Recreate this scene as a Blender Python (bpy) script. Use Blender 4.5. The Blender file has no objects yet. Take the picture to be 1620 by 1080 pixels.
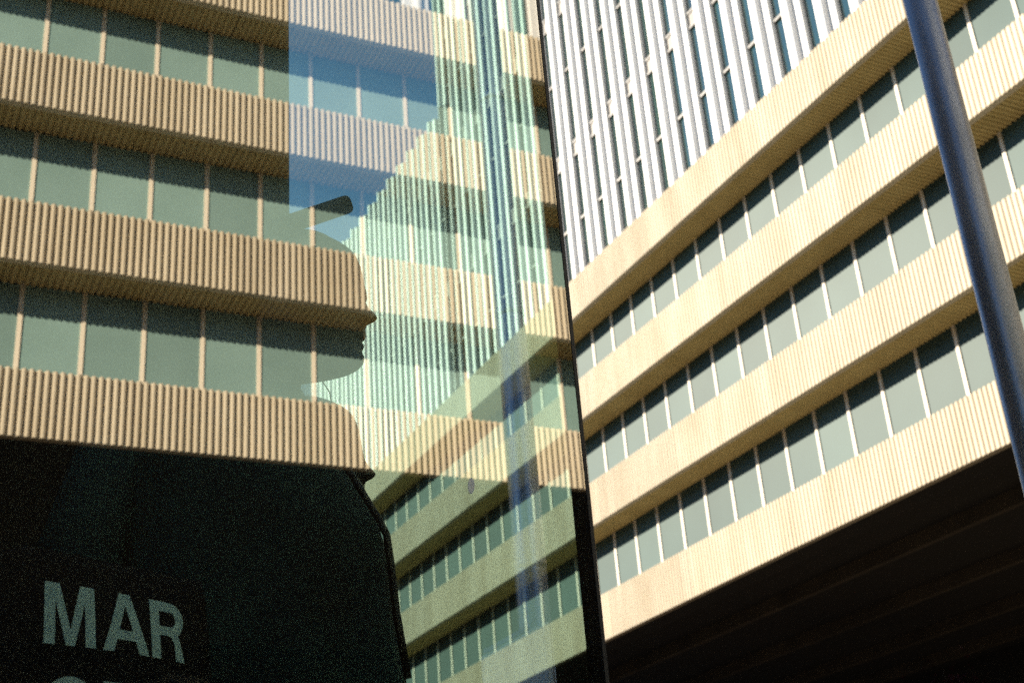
import bpy, math, random
from mathutils import Vector, Matrix
random.seed(7)
R = math.radians
sc = bpy.context.scene
col = sc.collection

# ------------------------------------------------------------------ camera, sky, sun, exposure
CAMZ = 1.55
HEAD, PITCH, ROLL = 0.489745, 0.443591, -0.080570
F = Vector((math.sin(HEAD)*math.cos(PITCH), math.cos(HEAD)*math.cos(PITCH), math.sin(PITCH)))
R0 = Vector((math.cos(HEAD), -math.sin(HEAD), 0)); U0 = R0.cross(F)
RX = R0*math.cos(ROLL) + U0*math.sin(ROLL); UX = -R0*math.sin(ROLL) + U0*math.cos(ROLL)
cd = bpy.data.cameras.new('camera'); cam = bpy.data.objects.new('camera', cd); col.objects.link(cam)
m = Matrix.Identity(4)
for i in range(3):
    m[i][0], m[i][1], m[i][2] = RX[i], UX[i], -F[i]
m[2][3] = CAMZ
cam.matrix_world = m
cd.sensor_width = 36; cd.lens = 2150.42/1620*36
cd.clip_start = 0.05; cd.clip_end = 3000
cd.dof.use_dof = True; cd.dof.focus_distance = 2.7; cd.dof.aperture_fstop = 7.5
sc.camera = cam

SUN = Vector((-1.0, 0.80, 0.53)).normalized()            # towards the sun
w = bpy.data.worlds.new('World'); sc.world = w; w.use_nodes = True
nt = w.node_tree; bg = nt.nodes['Background']
sky = nt.nodes.new('ShaderNodeTexSky'); sky.sky_type = 'NISHITA'; sky.sun_disc = False
sky.sun_elevation = math.asin(SUN.z); sky.sun_rotation = math.atan2(SUN.x, SUN.y)
sky.air_density = 1.0; sky.dust_density = 0.0; sky.ozone_density = 3.5
nt.links.new(sky.outputs[0], bg.inputs[0]); bg.inputs[1].default_value = 0.085
sl = bpy.data.lights.new('sun', 'SUN'); sl.energy = 5.0; sl.angle = R(0.5); sl.color = (1.0, 0.89, 0.72)
so = bpy.data.objects.new('sun', sl); col.objects.link(so); so.location = (-30, 24, 40)
so.rotation_euler = SUN.to_track_quat('Z', 'Y').to_euler()
vs = sc.view_settings
vs.view_transform = 'Standard'; vs.look = 'None'; vs.gamma = 1; vs.exposure = 1.55; vs.use_curve_mapping = False
sc.cycles.max_bounces = 10; sc.cycles.diffuse_bounces = 2; sc.cycles.transparent_max_bounces = 16; sc.cycles.glossy_bounces = 6
sc.cycles.sample_clamp_indirect = 6
sc.cycles.use_denoising = False        # the photograph is grainy film

# ------------------------------------------------------------------ helpers
class MB:
    def __init__(s): s.v = []; s.f = []; s.mi = []; s.sm = []
    def face(s, idx, mi=0, smooth=False): s.f.append(tuple(idx)); s.mi.append(mi); s.sm.append(smooth)
    def box(s, a, b, mi=0):
        x0, y0, z0 = a; x1, y1, z1 = b; n = len(s.v)
        s.v += [(x0,y0,z0),(x1,y0,z0),(x1,y1,z0),(x0,y1,z0),(x0,y0,z1),(x1,y0,z1),(x1,y1,z1),(x0,y1,z1)]
        for q in ((0,3,2,1),(4,5,6,7),(0,1,5,4),(1,2,6,5),(2,3,7,6),(3,0,4,7)):
            s.face([n+i for i in q], mi)
        return s
    def loft(s, rings, cap=True, smooth=True, mi=0):
        n = len(s.v); k = len(rings[0])
        for r in rings: s.v += [tuple(p) for p in r]
        for i in range(len(rings)-1):
            for j in range(k):
                a = n+i*k+j; b = n+i*k+(j+1) % k
                s.face((a, b, b+k, a+k), mi, smooth)
        if cap:
            s.face([n+j for j in range(k)][::-1], mi); e = n+(len(rings)-1)*k
            s.face([e+j for j in range(k)], mi)
        return s
    def tube(s, pts, rad, k=12, mi=0):
        pts = [Vector(p) for p in pts]
        if not isinstance(rad, (list, tuple)): rad = [rad]*len(pts)
        rings = []; ref = None
        for i, p in enumerate(pts):
            t = (pts[min(i+1, len(pts)-1)] - pts[max(i-1, 0)]).normalized()
            if ref is None: ref = Vector((1,0,0)) if abs(t.x) < .8 else Vector((0,1,0))
            a = (ref - t*ref.dot(t)).normalized(); ref = a; b = t.cross(a)
            rings.append([p + (a*math.cos(6.28318*j/k) + b*math.sin(6.28318*j/k))*rad[i] for j in range(k)])
        return s.loft(rings, True, True, mi)
    def mesh(s, name, mats):
        me = bpy.data.meshes.new(name); me.from_pydata(s.v, [], s.f)
        for mm in (mats if isinstance(mats, (list, tuple)) else [mats]): me.materials.append(mm)
        me.polygons.foreach_set('material_index', s.mi); me.polygons.foreach_set('use_smooth', s.sm)
        me.update(); return me
    def build(s, name, mats, parent=None): return place(name, s.mesh(name, mats), parent)
def place(name, me, parent=None, loc=(0,0,0), rot=(0,0,0)):
    o = bpy.data.objects.new(name, me); col.objects.link(o)
    o.parent = parent; o.location = loc; o.rotation_euler = rot
    return o
def empty(name, loc=(0,0,0), rz=0, label=None, cat=None, group=None):
    o = bpy.data.objects.new(name, None); col.objects.link(o); o.location = loc; o.rotation_euler = (0,0,rz)
    o.empty_display_size = .2
    return tag(o, label, cat, group)
def tag(o, label=None, cat=None, group=None, kind=None):
    if label: o['label'] = label
    if cat: o['category'] = cat
    if group: o['group'] = group
    if kind: o['kind'] = kind
    return o

# ------------------------------------------------------------------ materials
def mat(name, base, rough=.6, metal=0, spec=.5, c2=None, scale=3, stretch=(1,1,1), bump=0, bscale=60, lo=.35, hi=.7, obrand=0, coat=0):
    M = bpy.data.materials.new(name); M.use_nodes = True; t = M.node_tree; b = t.nodes['Principled BSDF']
    b.inputs['Base Color'].default_value = (*base, 1); b.inputs['Roughness'].default_value = rough
    b.inputs['Metallic'].default_value = metal; b.inputs['Specular IOR Level'].default_value = spec
    b.inputs['Coat Weight'].default_value = coat
    tc = t.nodes.new('ShaderNodeTexCoord'); mp = t.nodes.new('ShaderNodeMapping')
    mp.inputs['Scale'].default_value = stretch
    geo = t.nodes.new('ShaderNodeNewGeometry'); t.links.new(geo.outputs['Position'], mp.inputs['Vector'])
    out = None
    if c2:
        nz = t.nodes.new('ShaderNodeTexNoise'); nz.inputs['Scale'].default_value = scale; nz.inputs['Detail'].default_value = 6
        t.links.new(mp.outputs[0], nz.inputs['Vector'])
        mr = t.nodes.new('ShaderNodeMapRange'); mr.inputs[1].default_value = lo; mr.inputs[2].default_value = hi
        t.links.new(nz.outputs['Fac'], mr.inputs[0])
        mx = t.nodes.new('ShaderNodeMix'); mx.data_type = 'RGBA'
        mx.inputs[6].default_value = (*base, 1); mx.inputs[7].default_value = (*c2, 1)
        t.links.new(mr.outputs[0], mx.inputs[0]); out = mx.outputs[2]
    if obrand:
        oi = t.nodes.new('ShaderNodeObjectInfo'); hs = t.nodes.new('ShaderNodeHueSaturation')
        mr2 = t.nodes.new('ShaderNodeMapRange'); mr2.inputs[3].default_value = 1-obrand; mr2.inputs[4].default_value = 1+obrand
        t.links.new(oi.outputs['Random'], mr2.inputs[0]); t.links.new(mr2.outputs[0], hs.inputs['Value'])
        if out: t.links.new(out, hs.inputs['Color'])
        else: hs.inputs['Color'].default_value = (*base, 1)
        out = hs.outputs[0]
    if out: t.links.new(out, b.inputs['Base Color'])
    if bump:
        n2 = t.nodes.new('ShaderNodeTexNoise'); n2.inputs['Scale'].default_value = bscale; n2.inputs['Detail'].default_value = 4
        t.links.new(geo.outputs['Position'], n2.inputs['Vector'])
        bp = t.nodes.new('ShaderNodeBump'); bp.inputs['Strength'].default_value = bump; bp.inputs['Distance'].default_value = .02
        t.links.new(n2.outputs['Fac'], bp.inputs['Height']); t.links.new(bp.outputs[0], b.inputs['Normal'])
    return M
def glass(name, refl, tint, rcol=(1,1,1)):
    M = bpy.data.materials.new(name); M.use_nodes = True; t = M.node_tree
    t.nodes.remove(t.nodes['Principled BSDF']); o = t.nodes['Material Output']
    tr = t.nodes.new('ShaderNodeBsdfTransparent'); tr.inputs[0].default_value = (*tint, 1)
    gl = t.nodes.new('ShaderNodeBsdfGlossy'); gl.inputs['Roughness'].default_value = 0; gl.inputs[0].default_value = (*rcol, 1)
    mx = t.nodes.new('ShaderNodeMixShader'); mx.inputs[0].default_value = refl
    t.links.new(tr.outputs[0], mx.inputs[1]); t.links.new(gl.outputs[0], mx.inputs[2]); t.links.new(mx.outputs[0], o.inputs[0])
    return M
M = {}
M['concrete'] = mat('ribbed_concrete', (.51,.44,.335), .85, c2=(.42,.35,.25), scale=1.1, stretch=(1,1,.25), bump=.25, bscale=40, obrand=.08, spec=.2)
_t = M['concrete'].node_tree; _n = _t.nodes; _p = _n['Principled BSDF']; _src = _p.inputs['Base Color'].links[0].from_socket
_g = _n.new('ShaderNodeNewGeometry'); _m = _n.new('ShaderNodeMapping'); _m.inputs['Scale'].default_value = (5, 5, .35); _t.links.new(_g.outputs['Position'], _m.inputs[0])
_z = _n.new('ShaderNodeTexNoise'); _z.inputs['Scale'].default_value = 1.0; _z.inputs['Detail'].default_value = 5; _t.links.new(_m.outputs[0], _z.inputs['Vector'])
_r = _n.new('ShaderNodeMapRange'); _r.inputs[1].default_value = .52; _r.inputs[2].default_value = .74; _r.inputs[3].default_value = 0; _r.inputs[4].default_value = .24; _t.links.new(_z.outputs['Fac'], _r.inputs[0])
_x = _n.new('ShaderNodeMix'); _x.data_type = 'RGBA'; _x.inputs[7].default_value = (.27,.205,.13,1); _t.links.new(_r.outputs[0], _x.inputs[0]); _t.links.new(_src, _x.inputs[6]); _t.links.new(_x.outputs[2], _p.inputs['Base Color'])
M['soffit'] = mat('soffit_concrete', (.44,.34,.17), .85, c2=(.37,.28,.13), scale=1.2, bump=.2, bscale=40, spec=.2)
M['soffit_bounce'] = mat('bounce_lit_soffit_concrete', (.52,.40,.18), .85, c2=(.44,.33,.14), scale=1.2, bump=.2, bscale=40, spec=.2)  # soffit copy for the right wing, ground-bounce light put into its colour
M['pane'] = mat('grey_green_window', (.050,.084,.080), .5, c2=(.043,.073,.070), scale=.6, obrand=.15, spec=.12)
M['pane_skylit'] = mat('sky_tinted_window', (.19,.285,.27), .5, c2=(.16,.245,.23), scale=.6, obrand=.13, spec=.12)  # mirrored wing's panes: sky reflection put into a brighter, bluer base colour
M['mullion'] = mat('pale_mullion', (.66,.58,.47), .6)
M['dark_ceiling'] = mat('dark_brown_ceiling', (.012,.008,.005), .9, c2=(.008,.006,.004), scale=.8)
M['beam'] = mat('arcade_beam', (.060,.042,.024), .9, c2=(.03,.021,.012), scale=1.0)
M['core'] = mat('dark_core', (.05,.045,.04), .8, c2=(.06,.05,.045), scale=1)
M['fin'] = mat('white_fin', (.62,.61,.595), .45, c2=(.57,.56,.545), scale=.7, stretch=(1,1,.2))
M['rail'] = mat('grey_rail', (.085,.08,.078), .5, c2=(.07,.065,.063), scale=2)
M['spandrel'] = mat('tan_spandrel', (.065,.055,.046), .5, c2=(.05,.043,.038), scale=1)
M['towerglass'] = mat('tower_glass', (.012,.030,.030), .03, spec=1.0, c2=(.018,.050,.042), scale=.4, coat=.6)
M['brown'] = mat('brown_cladding', (.27,.19,.12), .7, c2=(.22,.15,.10), scale=.5)
M['bluewin'] = mat('blue_window', (.05,.07,.10), .15, spec=.8, c2=(.08,.10,.12), scale=.3)
M['paving'] = mat('pale_paving', (.085,.068,.045), .85, c2=(.065,.052,.035), scale=.5, bump=.1)
M['pole'] = mat('blue_grey_paint', (.31,.33,.37), .36, metal=.6, c2=(.20,.215,.245), scale=9, stretch=(1,1,.3), bump=.05, bscale=90)
M['pole_skylit'] = mat('skylit_blue_grey_paint', (.44,.52,.64), .34, metal=.55, c2=(.36,.43,.54), scale=9, stretch=(1,1,.3), bump=.05, bscale=90)  # mirrored post's copy of the pole paint, lightened to stand in for sky light
M['black'] = mat('black_metal', (.012,.012,.011), .5, c2=(.018,.017,.015), scale=20)
M['shopwall'] = mat('dark_shop_wall', (.020,.017,.012), .9, c2=(.014,.012,.009), scale=3)
M['shoppanel'] = mat('grey_wall_panel', (.034,.032,.024), .9, c2=(.026,.024,.019), scale=2)
M['shopfloor'] = mat('shop_floor', (.05,.045,.04), .7, c2=(.04,.035,.03), scale=5)
M['outerwall'] = mat('shop_cladding', (.16,.15,.13), .7, c2=(.13,.12,.11), scale=2)
M['mannequin'] = mat('dark_mannequin', (.045,.040,.028), .45, c2=(.038,.033,.024), scale=8)
M['coat'] = mat('dark_teal_cloth', (.024,.064,.053), .9, c2=(.007,.022,.018), scale=4, bump=.4, bscale=220)
M['wool'] = mat('black_wool', (.014,.014,.012), .95, c2=(.02,.02,.017), scale=60, bump=.5, bscale=300)
M['bag'] = mat('black_canvas', (.010,.010,.010), .9, c2=(.014,.014,.013), scale=30, bump=.3, bscale=300)
M['print'] = mat('pale_print', (.66,.86,.82), .7, c2=(.58,.78,.75), scale=40)
M['hat'] = mat('brown_felt', (.05,.032,.018), .95, c2=(.04,.026,.015), scale=30, bump=.4, bscale=250)
M['sticker'] = mat('grey_smear', (.7,.72,.66), .8, c2=(.6,.62,.58), scale=40)
M['banner'] = mat('pale_blue_banner', (.66,.80,.82), .6, c2=(.50,.68,.74), scale=4)
M['blueframe'] = mat('blue_frame', (.10,.16,.42), .5, c2=(.08,.13,.36), scale=6)
M['bark'] = mat('bark', (.06,.04,.03), .9, c2=(.04,.03,.02), scale=12)
M['redleaf'] = mat('red_leaf', (.06,.008,.014), .7, c2=(.035,.006,.010), scale=3)
M['g_front'] = glass('coated_glass', .385, (.80,.87,.84), (1.0,.97,.88))
M['g_back'] = glass('glass_inner', .03, (.97,1.0,.98))
M['g_side'] = glass('green_glass', .05, (.63,.80,.75))
M['g_clear'] = glass('glass_clear', .03, (.95,1.0,.98))

# ------------------------------------------------------------------ ground
g = MB(); n = 40; S = 900
g.v += [(-S,-S,0),(S,-S,0),(S,S,0),(-S,S,0)]; g.face((0,1,2,3))
tag(g.build('ground', M['paving']), 'pale paved plaza between the buildings', None, None, 'structure')

# ------------------------------------------------------------------ ribbed office wings
PITCH_R = .140; NR = 32; PLEN = PITCH_R*NR
def rib_profile(d):
    pts = []
    for i in range(NR):
        u = i*PITCH_R; p = PITCH_R
        pts += [(u, d), (u+.18*p, d), (u+.27*p, .45*d), (u+.38*p, .12*d), (u+.52*p, 0), (u+.68*p, 0), (u+.82*p, .12*d), (u+.92*p, .45*d), (u+.985*p, d)]
    pts[-1] = (PLEN-.010, d); pts.append((PLEN-.009, d)); return pts
def ribbed(h, thick, name, mt, d=.05):
    """ribs run along local z, face -y, length along x"""
    PROF = rib_profile(d); b = MB(); k = len(PROF)
    for z in (0, h):
        b.v += [(u, v, z) for u, v in PROF]; b.v += [(u, thick, z) for u, v in PROF]
    for i in range(k-1):
        b.face((i, i+1, 2*k+i+1, 2*k+i)); b.face((k+i+1, k+i, 3*k+i, 3*k+i+1))
        b.face((i+1, i, k+i, k+i+1)); b.face((2*k+i, 2*k+i+1, 3*k+i+1, 3*k+i))
    b.face((0, 2*k, 3*k, k)); b.face((k-1, 2*k-1, 4*k-1, 3*k-1))
    return b.mesh(name, mt)
def wing(root, L0, L1, z1, hb, mod, phase, H=3.6, W=1.05, depth=17, beams=(3.42, 7.25, 11.1, 14.35), rd=.05, pm='pane', sm='soffit_bounce'):
    """local x = length, local -y = outwards, fascia face at y = 0"""
    fas = ribbed(hb, .20, 'fascia_panel', M['concrete'], rd)
    sof = ribbed(W-.21, .06, 'soffit_panel', M[sm])
    pn = MB().box((.045, 0, 0), (mod-.045, .03, H-hb+.12)).mesh('window_pane', M[pm])
    mu = MB().box((-.045, -.03, 0), (.045, .05, H-hb+.12)).mesh('mullion', M['mullion'])
    np_ = int((L1-L0)/PLEN)
    for b in range(4):
        z = z1 + b*H
        for i in range(np_):
            x = L0 + i*PLEN
            place('fascia_panel', fas, root, (x, random.uniform(0, .006), z))
            place('soffit_panel', sof, root, (x, W-.004, z+.004), (R(90), 0, 0)) if b > 0 else None
        MB().box((L0, .203, z+hb-.10), (L0+np_*PLEN, W+.12, z+hb-.012)).build('sill', M['concrete'], root)
        if b < 3:
            k0 = math.ceil((L0-phase)/mod); k1 = int((L0+np_*PLEN-phase)/mod)
            for k in range(k0, k1):
                place('window_pane', pn, root, (phase+k*mod, W, z+hb-.11))
                place('mullion', mu, root, (phase+k*mod, W, z+hb-.11))
    Lr = L0+np_*PLEN
    MB().box((L0, W+.13, z1+.6), (Lr, depth, z1+3*H+hb-.2)).build('core', M['core'], root)
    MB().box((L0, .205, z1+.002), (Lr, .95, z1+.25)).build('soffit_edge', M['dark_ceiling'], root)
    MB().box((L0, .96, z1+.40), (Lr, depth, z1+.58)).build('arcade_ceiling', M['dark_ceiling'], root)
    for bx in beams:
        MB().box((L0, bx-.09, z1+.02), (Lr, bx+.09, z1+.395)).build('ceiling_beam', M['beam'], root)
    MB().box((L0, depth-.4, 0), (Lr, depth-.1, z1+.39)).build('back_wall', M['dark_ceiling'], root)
XB = 21.0555; ZB1 = 9.2703+CAMZ
r1 = empty('office_wing', (XB, 0, 0), R(-90), 'beige ribbed concrete office wing on the right, rising below the white-finned tower', 'building', 'ribbed office wings')
wing(r1, -66, 19.5, ZB1, 1.378, 1.2913, -20.124, rd=.030)
D1 = 1.7
YB2 = 2*D1-24.2408; ZB2 = 9.6707+CAMZ
r2 = empty('office_wing', (0, YB2, 0), R(180)+.0079, 'beige ribbed concrete office wing mirrored across the shop window', 'building', 'ribbed office wings')
wing(r2, -47, 24, ZB2, 1.346, 1.198, -2.61, beams=(), rd=.085, pm='pane_skylit', sm='soffit')

# ------------------------------------------------------------------ finned towers
def tower(root, x0, x1, zb, zt, pitch, phase, body_d, H=3.6, zline=0):
    """local x = length, -y outward; glass plane y=0, fins stick out"""
    z_ = zt-zb
    # fin section: flat flange and a rounded nose
    sec = [(-.46,.02),(-.46,-.12),(-.43,-.15),(-.16,-.16),(-.14,-.27),(-.10,-.32),(-.02,-.34),(.06,-.32),(.11,-.27),(.13,-.15),(.42,-.14),(.45,-.11),(.45,.02)]
    f = MB(); f.loft([[(x,y,0) for x,y in sec],[(x,y,z_) for x,y in sec]], True, False)
    fin = f.mesh('fin', M['fin'])
    k0 = math.ceil((x0-phase)/pitch); k1 = int((x1-phase)/pitch)
    for k in range(k0, k1+1): place('fin', fin, root, (phase+k*pitch, 0, zb))
    pane = MB().box((.452, .03, .05), (pitch-.462, .06, H-.05)).mesh('glass_pane', M['towerglass'])
    nf = int((zt-zline)/H)+1
    j = math.ceil((zb-zline)/H)-1
    while zline+j*H < zt-.5:
        z = zline+j*H; lo = max(z, zb)
        if z >= zb-.1 and z+H <= zt+.1:
            for k in range(k0, k1): place('glass_pane', pane, root, (phase+k*pitch, 0, z))
        if z > zb:
            MB().box((x0, -.05, z-.05), (x1, .025, z+.05)).build('rail', M['rail'], root)
            if j % 2:
                MB().box((x0, -.052, z-.68), (x1, .024, z-.58)).build('rail', M['rail'], root)
                MB().box((x0, -.01, z-.575), (x1, .022, z-.055)).build('spandrel', M['spandrel'], root)
        j += 1
    MB().box((x0, .07, zb), (x1, body_d, zt)).build('core', M['core'], root)
    MB().box((x0+.1, .35, zt+.001), (x1-.1, body_d-.1, zt+.15)).build('roof', M['core'], root)
TX = 25.0; ZL = 27.6+CAMZ
t1 = empty('tower', (TX, 0, 0), R(-90), 'tall office tower with white vertical fins above the right-hand wing', 'tower', 'white-finned towers')
tower(t1, -52.6, -12, 22.3, 74, 1.45, -26.12, 20, zline=ZL)
t2 = empty('tower_wing', (TX, 0, 0), R(-90), 'lower white-finned block beside the tower, seen green through the glass', 'building')
tower(t2, -92, -52.75, 22.3, 41.0+CAMZ, 1.45, -26.12, 19, zline=ZL)
t3 = empty('tower', (0, 2*D1-32, 0), R(180), 'white-finned tower over the mirrored wing at the top of the glass', 'tower', 'white-finned towers')
tower(t3, -40, 6, 23.0, 60, 1.545, -14.47, 14, zline=ZL+1)

# brown block that the tower's panes mirror
br = empty('brown_block', (-44, 139, 0), R(28), 'tall brown banded block mirrored in the tower windows', 'building')
MB().box((-7, -6, 0), (7, 6, 140)).build('wall', M['bluewin'], br)
for i in range(39):
    MB().box((-7.25, -6.25, 2+i*3.5), (7.25, 6.25, 3.9+i*3.5)).build('floor_band', M['brown'], br)

# unseen blocks added to cut the low sky light on the offices
def block(x0, x1, y0, y1, h, label):
    b = empty('horizon_blocker', ((x0+x1)/2, (y0+y1)/2, 0), 0, label, 'building', 'unseen sky blockers')
    w_, d_ = (x1-x0)/2, (y1-y0)/2
    MB().box((-w_, -d_, 0), (w_, d_, h)).build('wall', M['bluewin'], b)
    for i in range(int(h/3.6)):
        MB().box((-w_-.3, -d_-.3, 2.6+i*3.6), (w_+.3, d_+.3, 4.3+i*3.6)).build('floor_band', M['brown'], b)
    MB().box((-w_-.4, -d_-.4, h+.01), (w_+.4, d_+.4, h+.8)).build('roof', M['core'], b)
block(-46, 10, 78, 100, 26, 'unseen brown banded block added beyond the shop to cut low sky light')
block(-110, -50, 78, 104, 27, 'long unseen brown block added far left beyond the shop to cut low sky light')
block(-92, -68, 10, 70, 26, 'unseen brown banded block added left of the shop to cut low sky light')
block(-92, -68, -62, 4, 28, 'unseen brown banded block added left of the mirrored wing to cut low sky light')

# ------------------------------------------------------------------ shop pavilion with its glass corner
XE = 1.0154; Y2 = 3.178; ZP = 1.0; ZT = 5.3
sh = empty('shop_pavilion', (0, D1, 0), 0, 'dark shop with a glazed display corner, its window mirroring the offices', 'shop')
def part(name, a, b, mt): return MB().box((a[0], a[1]-D1, a[2]), (b[0], b[1]-D1, b[2])).build(name, M[mt], sh)
part('plinth', (-5, D1-.02, 0), (XE+.02, 9, ZP-.06), 'outerwall')
part('display_floor', (-5, D1+.012, ZP-.058), (XE-.012, Y2-.005, ZP), 'shopfloor')
part('display_wall', (-5, Y2+.012, ZP-.05), (XE-.002, Y2+.15, ZT), 'shopwall')
part('wall_panel', (.62, Y2-.012, ZP), (XE-.03, Y2+.01, ZT), 'shoppanel')
part('side_wall', (-5.2, D1+.05, ZP-.05), (-5.005, 9, ZT), 'shopwall')
part('shop_body', (-5, Y2+.16, ZP-.05), (XE+.01, 9, ZT), 'outerwall')
part('ceiling', (-5, D1+.01, ZT+.002), (XE, Y2+.2, ZT+.06), 'shopwall')
part('roof', (-5.3, D1-.12, ZT+.062), (XE+.15, 9.1, ZT+.55), 'outerwall')
part('shading_storey', (-5.25, D1-.10, ZT+.552), (XE+.10, 9.05, 9.2), 'outerwall')  # unseen storey, added so the shop keeps the lamp post in shade
part('corner_post', (XE-.012, D1+.0125, ZP), (XE+.004, D1+.027, ZT), 'black')
part('jamb', (XE-.03, Y2-.012, ZP), (XE-.001, Y2+.011, ZT), 'black')
part('edge_seal', (XE-.002, D1-.001, ZP), (XE+.004, D1+.012, ZT), 'black')
def pane(name, a, b, front, mf, mb):
    p = MB().box(a, b)
    p.mi = [2]*6; p.mi[front] = 0; p.mi[{2:4, 4:2, 3:5, 5:3}[front]] = 1
    return p.build(name, [M[mf], M[mb], M['black']], sh)
p1 = pane('front_pane', (-5, 0, ZP), (XE-.003, .010, ZT), 2, 'g_front', 'g_back')
p2 = pane('side_pane', (XE-.012, .0285, ZP), (XE-.002, Y2-D1-.013, ZT), 3, 'g_side', 'g_clear')

# ------------------------------------------------------------------ mannequins
def ring(uc, a, b, z, k=36, nose=0, nw=.25, folds=0, nf=7, ph=0, taper=0):
    out = []
    for j in range(k):
        t = 6.28318*j/k; tt = (t+math.pi) % (2*math.pi) - math.pi
        r = 1 + folds*math.sin(nf*t+ph)
        x = uc + a*math.cos(t)*r + nose*math.exp(-(tt/nw)**2)
        y = b*math.sin(t)*r*(1-taper*max(0, math.cos(t)))
        out.append((x, y, z))
    return out
def smooth_rings(tbl, n=4):
    """Catmull-Rom through the rows of a table"""
    out = []
    for i in range(len(tbl)-1):
        p0 = tbl[max(i-1,0)]; p1_ = tbl[i]; p2_ = tbl[i+1]; p3 = tbl[min(i+2,len(tbl)-1)]
        for s in range(n):
            t = s/n
            out.append([.5*((2*b)+(-a+c)*t+(2*a-5*b+4*c-d)*t*t+(-a+3*b-3*c+d)*t**3) for a,b,c,d in zip(p0,p1_,p2_,p3)])
    out.append(list(tbl[-1])); return out
def head_mesh(rows):      # rows: z, front, bump, back, halfwidth
    b = MB(); rings = []
    for z, fr, bp, bk, hw in smooth_rings(rows, 3):
        rings.append(ring((fr+bk)/2, (fr-bk)/2, hw, z, 40, bp, .22, taper=.22))
    b.loft(rings); return b
# heights above the display floor
H1 = [(-.10,-.02,0,-.15,.075),(.36-.20,-.02,0,-.15,.068)]
def shift(rows, dz): return [(r[0]-dz, *r[1:]) for r in rows]
FACE1 = [(2.40,-.030,0,-.160,.060),(2.50,-.046,0,-.146,.047),(2.548,-.049,0,-.140,.044),(2.570,-.046,0,-.138,.044),(2.580,-.040,0,-.136,.045),
 (2.5845,-.010,0,-.134,.046),(2.588,.036,0,-.132,.048),(2.594,.054,.001,-.132,.050),(2.604,.062,.003,-.133,.054),(2.618,.065,.003,-.135,.057),(2.628,.063,.001,-.138,.060),
 (2.636,.063,.004,-.140,.063),(2.642,.063,.005,-.142,.065),(2.648,.063,.002,-.143,.067),(2.655,.064,.006,-.145,.069),(2.664,.064,.008,-.147,.071),
 (2.674,.064,.007,-.149,.073),(2.683,.064,.010,-.150,.074),(2.689,.064,.022,-.151,.074),(2.698,.065,.029,-.152,.075),(2.709,.067,.021,-.153,.076),
 (2.720,.070,.009,-.154,.077),(2.740,.070,.001,-.155,.078),(2.783,.066,0,-.152,.079),(2.811,.060,0,-.145,.076),(2.832,.050,0,-.132,.070),
 (2.850,.028,0,-.108,.058),(2.862,.000,0,-.080,.040),(2.868,-.03,0,-.055,.012)]
FACE2 = [(z-.173, fr, bp, bk, hw) for z, fr, bp, bk, hw in FACE1]
FACE2 = [(z, (fr if z < 2.55 else fr - max(0, (z-2.55))*.02), bp, bk, hw) for z, fr, bp, bk, hw in FACE2]
def cap_mesh(rows, zlo, grow):
    b = MB(); rr = smooth_rings([r for r in rows if r[0] >= zlo], 3); rings = []
    for i, (z, fr, bp, bk, hw) in enumerate(rr):
        g_ = grow + (.0025 if z < zlo+.045 else 0)
        rings.append(ring((fr+bk)/2, (fr-bk)/2+g_, hw+g_, z+(grow if i > len(rr)-6 else 0), 40, 0, taper=.15))
    b.loft(rings); return b
def leg_rings(cx, cy, z0, z1):
    tbl = [(z0, .055),(z0+.05*(z1-z0), .05),(z0+.3*(z1-z0), .062),(z0+.5*(z1-z0), .068),(z1, .095)]
    return [[(cx+r*math.cos(6.28318*j/16), cy+r*math.sin(6.28318*j/16), z) for j in range(16)] for z, r in smooth_rings(tbl, 3)]
# mannequin with beanie and coat
mq = empty('mannequin', (.76, 2.15, ZP), R(-20), 'dark shop mannequin in beanie and teal-black coat, facing right behind the glass', 'mannequin', 'window mannequins')
hm = head_mesh(shift(FACE1, ZP)).build('head', M['mannequin'], mq)
cap_mesh(shift(FACE1, ZP), 2.722-ZP, .004).build('beanie', M['wool'], hm)
for s in (-1, 1):
    lg = MB(); lg.loft(leg_rings(-.08, s*.11, .0, .62)); lg.build('leg', M['wool'], mq)
    ft = MB(); ft.loft([ring(-.03, .14, .045, .012), ring(-.04, .13, .045, .05), ring(-.08, .07, .04, .09)]); ft.build('shoe', M['black'], mq)
COAT = [(1.45,-.28,.30,.20),(1.62,-.275,.292,.195),(1.80,-.265,.275,.19),(2.007,-.258,.257,.18),(2.111,-.256,.243,.175),(2.20,-.254,.236,.17),(2.245,-.254,.231,.167),
 (2.275,-.255,.217,.163),(2.325,-.255,.190,.155),(2.378,-.250,.160,.14),(2.415,-.237,.140,.12),(2.440,-.19,.128,.10),(2.460,-.10,.114,.085),(2.475,-.05,.106,.075),(2.51,-.03,.100,.065)]
cb = MB(); rings = []
cx0 = .6-.76; cy0 = 2.12-2.15     # coat centre relative to the mannequin, in its own turn
ct, st = math.cos(R(20)), math.sin(R(20)); ox, oy = cx0*ct-cy0*st, cx0*st+cy0*ct
for i, (z, l, r_, hw) in enumerate(smooth_rings(COAT, 4)):
    fo = .075*max(0, min(1, (2.40-z)/.5))
    rg = ring((l+r_)/2, (r_-l)/2, hw, z-ZP, 72, folds=fo*(.75+.25*math.sin(z*9)), nf=9, ph=.9*math.sin(z*5))
    rings.append([(x+ox, y+oy, zz) for x, y, zz in rg])
cb.loft(rings); coat = cb.build('coat', M['coat'], mq)
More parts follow.
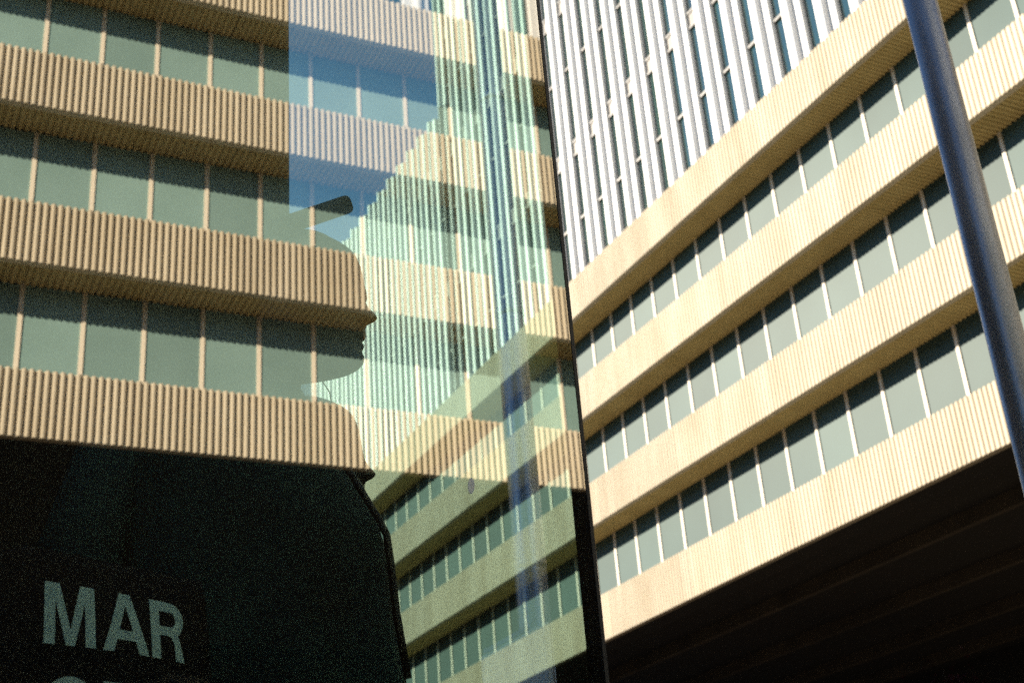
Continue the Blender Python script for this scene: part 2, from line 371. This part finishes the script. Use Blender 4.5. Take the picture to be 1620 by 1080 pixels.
# dark strap over the shoulder and down the front edge
stp = MB(); P = []
for z, u in ((2.46,.118),(2.42,.138),(2.378,.163),(2.325,.193),(2.275,.220),(2.245,.234),(2.20,.239),(2.111,.246),(2.007,.260)):
    P.append((u+ox, oy-.02, z-ZP))
stp.tube(P, .0065, 8); stp.build('strap', M['black'], coat)
for s, pts in ((-1, [(-.20,-.06,2.37),(-.235,-.12,2.20),(-.22,-.17,2.02),(-.12,-.22,1.93)]), (1, [(.10,.12,2.36),(.12,.17,2.15),(.13,.19,1.90),(.15,.17,1.72)])):
    sv = MB(); sv.tube([(x+ox, y+oy, z-ZP) for x, y, z in pts], [.07,.068,.06,.052], 16); sv.build('sleeve', M['coat'], coat)
ln = MB(); ln.tube([(-.021,-.035,2.578-ZP),(-.012,-.04,2.56-ZP),(.004,-.04,2.532-ZP),(.01,-.05,2.48-ZP)], .0012, 6); ln.build('cord', M['black'], mq)
# second mannequin
m2 = empty('mannequin', (.885, 2.5, ZP), R(-20), 'bare-headed dark mannequin, its profile just above the coat shoulder', 'mannequin', 'window mannequins')
head_mesh(shift(FACE2, ZP)).build('head', M['mannequin'], m2)
tb = MB(); tb.loft([ring(-.08,a,b_,z-ZP,32) for z,a,b_ in smooth_rings([(1.50,.11,.16),(1.70,.10,.15),(1.90,.105,.15),(2.10,.115,.18),(2.20,.10,.19),(2.26,.08,.14),(2.29,.06,.075)],3)])
tb.build('torso', M['wool'], m2)
for s in (-1, 1):
    lg = MB(); lg.loft(leg_rings(-.08, s*.085, 0, .56)); lg.build('leg', M['wool'], m2)
    sv = MB(); sv.tube([(-.08,s*.18,2.18-ZP),(-.09,s*.22,1.95-ZP),(-.05,s*.22,1.72-ZP),(.0,s*.20,1.58-ZP)], [.05,.045,.04,.03], 14); sv.build('arm', M['mannequin'], m2)

# ------------------------------------------------------------------ canvas bag with its print
bag = empty('tote_bag', (.348, 1.95, 1.69), R(22), 'black bag printed with pale capital letters, at the bottom of the window', 'bag')
BW, BH = .205, .445
def bag_front(u, z): return -.03 - .045*max(0, 1-(u/BW)**2)*max(0, math.sin(max(0, min(1, z/BH))*math.pi*.86+.25))
bm = MB(); N = 24; rings = []
for i in range(N+1):
    z = BH*i/N; c_ = min(z, BH-z, .05); ww = BW-.05+math.sqrt(max(0, .05**2-(.05-c_)**2))
    fr = [(ww*(-1+2*j/N), bag_front(ww*(-1+2*j/N), z), z) for j in range(N+1)]
    bk = [(x, .03+.4*(-.03-y), z) for x, y, z in reversed(fr)]
    rings.append(fr+bk)
bm.loft(rings, True, True)
TILT = R(1.0)
for o_ in (bm.build('bag_body', M['bag'], bag),): o_.rotation_euler = (0, TILT, 0); body = o_
def arc(cx, cy, rx, ry, a0, a1, n=14):
    return [(cx+rx*math.cos(R(a0+(a1-a0)*i/n)), cy+ry*math.sin(R(a0+(a1-a0)*i/n))) for i in range(n+1)]
# each letter: convex pieces on a unit cap height, plus its advance
GLYPH = {
 'M': ([[(0,0),(.19,0),(.19,1),(0,1)], [(.73,0),(.92,0),(.92,1),(.73,1)], [(.19,1),(.19,.72),(.38,0),(.46,0),(.46,.26),(.27,1)], [(.73,1),(.65,1),(.46,.26),(.46,0),(.54,0),(.73,.72)]], 1.06),
 'A': ([[(0,0),(.21,0),(.47,.80),(.47,1),(.36,1)], [(.94,0),(.73,0),(.47,.80),(.47,1),(.58,1)], [(.215,.21),(.725,.21),(.67,.37),(.27,.37)]], 1.0),
 'R': ([[(0,0),(.20,0),(.20,1),(0,1)], [(.20,1),(.20,.83),(.46,.83),(.46,1)], [(.20,.57),(.20,.41),(.46,.41),(.46,.57)], ('ring',.46,.705,.30,.295,.11,.13,-90,90), [(.46,.41),(.62,.47),(.76,0),(.55,0),(.52,.30),(.44,.41)]], .95),
 'O': ([('ring',.46,.5,.46,.52,.26,.33,0,360)], 1.0),
 'P': ([[(0,0),(.20,0),(.20,1),(0,1)], [(.20,1),(.20,.83),(.44,.83),(.44,1)], [(.20,.53),(.20,.37),(.44,.37),(.44,.53)], ('ring',.44,.685,.30,.315,.11,.15,-90,90)], .85)}
def word(txt, x0, z0, h, sx):
    import bmesh
    for ch in txt:
        pcs, adv = GLYPH[ch]; b = bmesh.new()
        for p in pcs:
            if p[0] == 'ring':
                _, cx, cy, rx, ry, qx, qy, a0, a1 = p; o_ = arc(cx,cy,rx,ry,a0,a1,28); i_ = arc(cx,cy,qx,qy,a0,a1,28)
                for k in range(28): b.faces.new([b.verts.new((*q, 0)) for q in (o_[k], o_[k+1], i_[k+1], i_[k])])
            else: b.faces.new([b.verts.new((*q, 0)) for q in p])
        bmesh.ops.recalc_face_normals(b, faces=b.faces)
        bmesh.ops.triangulate(b, faces=b.faces)
        bmesh.ops.subdivide_edges(b, edges=b.edges[:], cuts=3, use_grid_fill=True)
        for v in b.verts:
            x = x0+v.co.x*h*sx; z = z0+v.co.y*h; v.co = Vector((x, bag_front(x, z)-.002, z))
        me = bpy.data.meshes.new('letter'); b.to_mesh(me); b.free(); me.materials.append(M['print'])
        place('letter', me, body); x0 += adv*h*sx
word('MAR', -.125, .312, .086, .90)
word('OP', -.125, .183, .086, .96)

pl_ = MB(); pl_.box((-.16, -.10, 0), (.16, .10, .012)); pl_.box((-.14, -.08, .013), (.14, .08, 1.680-ZP)); pl_.box((-.16, -.10, 1.681-ZP), (.16, .10, 1.69-ZP))
tag(place('display_plinth', pl_.mesh('display_plinth', M['black']), None, (.345, 1.95, ZP)), 'black plinth under the printed bag, below the frame', 'plinth')
# brown felt hat in front of the bag
ht = empty('felt_hat', (.43, 1.83, 1.62), 0, 'dark brown rounded hat crown below the printed letters', 'hat')
hb2 = MB(); hb2.loft([ring(0, a, a*.9, z, 32) for z, a in smooth_rings([(.15,.072),(.24,.070),(.295,.064),(.325,.048),(.337,.025),(.339,.006)], 3)]); hb2.build('crown', M['hat'], ht)
hb3 = MB(); hb3.loft([ring(0, .115, .10, .143), ring(0, .118, .103, .147), ring(0, .075, .068, .153)]); hb3.build('brim', M['hat'], ht)
stn = MB(); stn.tube([(0,0,ZP-1.62),(0,0,.142)], .012, 10); stn.tube([(0,0,ZP-1.618),(0,0,ZP-1.60)], .09, 20); stn.build('stand', M['black'], ht)

# ------------------------------------------------------------------ spotlight hanging in the window
sp = empty('spotlight', (.80, 2.5, ZT), 0, 'black cylindrical spotlight tilted upwards above the mannequin head', 'spotlight')
ax = Vector((math.cos(R(18)), -math.sin(R(18)), 0))
A = Vector((-.10*ax.x, -.10*ax.y, 3.066-ZT)); B = Vector((.136*ax.x, .136*ax.y, 3.162-ZT)); dr = (B-A).normalized()
bd = MB(); bd.tube([A, A+dr*.01, B-dr*.012, B-dr*.004, B], [.018,.021,.021,.0195,.016], 28); bd.build('barrel', M['black'], sp)
mid = A.lerp(B, .12)
st_ = MB(); st_.tube([mid, Vector((mid.x, mid.y, 0))], .008, 10); st_.build('stem', M['black'], sp)
yk = MB(); yk.tube([mid+Vector((0,-.04,0)), mid+Vector((0,.04,0))], .012, 10); yk.build('yoke', M['black'], sp)

# small smears stuck on the front pane
for (x, z) in ((.819, 1.55+.668),):
    s_ = MB(); s_.loft([[(x+.0045*math.sin(6.28*j/14)*(1.2-.8*i*0)+.0, -.0012*i-.0005, z+.012*math.cos(6.28*j/14)+.003*math.sin(6.28*j/14)) for j in range(14)] for i in range(2)], True, False)
    s_.build('smear', M['sticker'], p1)

# ------------------------------------------------------------------ lamp posts
def lamp_post(x, y, r, label, seams, pm='pole'):
    lp = empty('lamp_post', (x, y, 0), 0, label, 'lamp post', 'lamp posts')
    MB().tube([(0,0,.25),(0,0,3),(0,0,9.0)], [r*1.04, r, r*.86], 40).build('pole', M[pm], lp)
    MB().tube([(0,0,0),(0,0,.22),(0,0,.30)], [r*1.7, r*1.6, r*1.08], 40).build('base', M[pm], lp)
    for z in seams:
        MB().tube([(0,0,z-.02),(0,0,z-.016),(0,0,z+.016),(0,0,z+.02)], [r*.985, r*1.0005, r*1.0005, r*.98], 40).build('collar', M[pm], lp)
    MB().tube([(0,0,8.98),(0,-.1,9.3),(0,-.6,9.55),(0,-1.2,9.6)], [r*.8,r*.7,r*.6,r*.55], 20).build('arm', M[pm], lp)
    hd = MB(); hd.loft([ring(0,.05,.1,9.52,24), ring(0,.12,.38,9.55,24), ring(0,.10,.32,9.64,24), ring(0,.03,.1,9.67,24)])
    h_ = hd.build('lamp_head', M[pm], lp); h_.location = (0,-1.4,0)
    return lp
az = R(49.66); d = 4.72
lamp_post(d*math.sin(az), d*math.cos(az), d*R(1.62)/2, 'blue-grey lamp post crossing the right edge in front of the offices', ())
az = R(28.06); d = 6.1
px_, py_ = d*math.sin(az), 2*D1-d*math.cos(az)
lp2 = lamp_post(px_, py_, d*R(1.42)/2, 'blue-grey lamp post mirrored near the right edge of the shop window', (3.3, 4.6, 5.9), 'pole_skylit')
bn = empty('pole_banner', (px_, py_, 2.72), 0, 'pale blue panel with a blue edge mirrored low in the window', 'banner')
MB().box((-.115, -.34, -.45), (-.09, .30, .24)).build('panel', M['banner'], bn)
MB().box((-.12, -.30, .241), (-.085, .12, .262)).build('top_bar', M['blueframe'], bn)
MB().box((-.122, -.34, -.8), (-.095, -.20, -.10)).build('lower_panel', M['blueframe'], bn)

# ------------------------------------------------------------------ red-leaved tree by the arcade
tr = empty('red_tree', (28.0, 31.6, 0), 0, 'small dark red-leaved tree before the shaded arcade', 'tree')
tr.scale = (1.45, 1.45, 1.45)
tk = MB(); tk.tube([(0,0,0),(.05,.02,1.8),(-.03,.05,3.4),(.05,0,5.2)], [.13,.10,.08,.04], 12)
tips = []
for i in range(22):
    a = random.uniform(0, 6.28); z = random.uniform(2.6, 5.0); L = random.uniform(.9, 1.7)
    e = (L*math.cos(a), L*math.sin(a), z+random.uniform(.5, 1.5)); tips.append(e)
    tk.tube([(0,0,z), (e[0]*.5, e[1]*.5, z+.35), e], [.04,.025,.01], 6)
tk.build('trunk', M['bark'], tr)
lv = MB()
for e in tips:
    for _ in range(150):
        p = Vector(e)+Vector((random.gauss(0,.32), random.gauss(0,.32), random.gauss(0,.26)))
        a = Vector((random.uniform(-1,1), random.uniform(-1,1), random.uniform(-1,1))).normalized(); b_ = a.orthogonal().normalized()
        l, w_ = random.uniform(.05,.09), random.uniform(.03,.05); n0 = len(lv.v)
        lv.v += [tuple(p-a*l), tuple(p+b_*w_), tuple(p+a*l), tuple(p-b_*w_)]; lv.face((n0,n0+1,n0+2,n0+3))
tag(lv.build('crown', M['redleaf'], tr), kind='stuff')
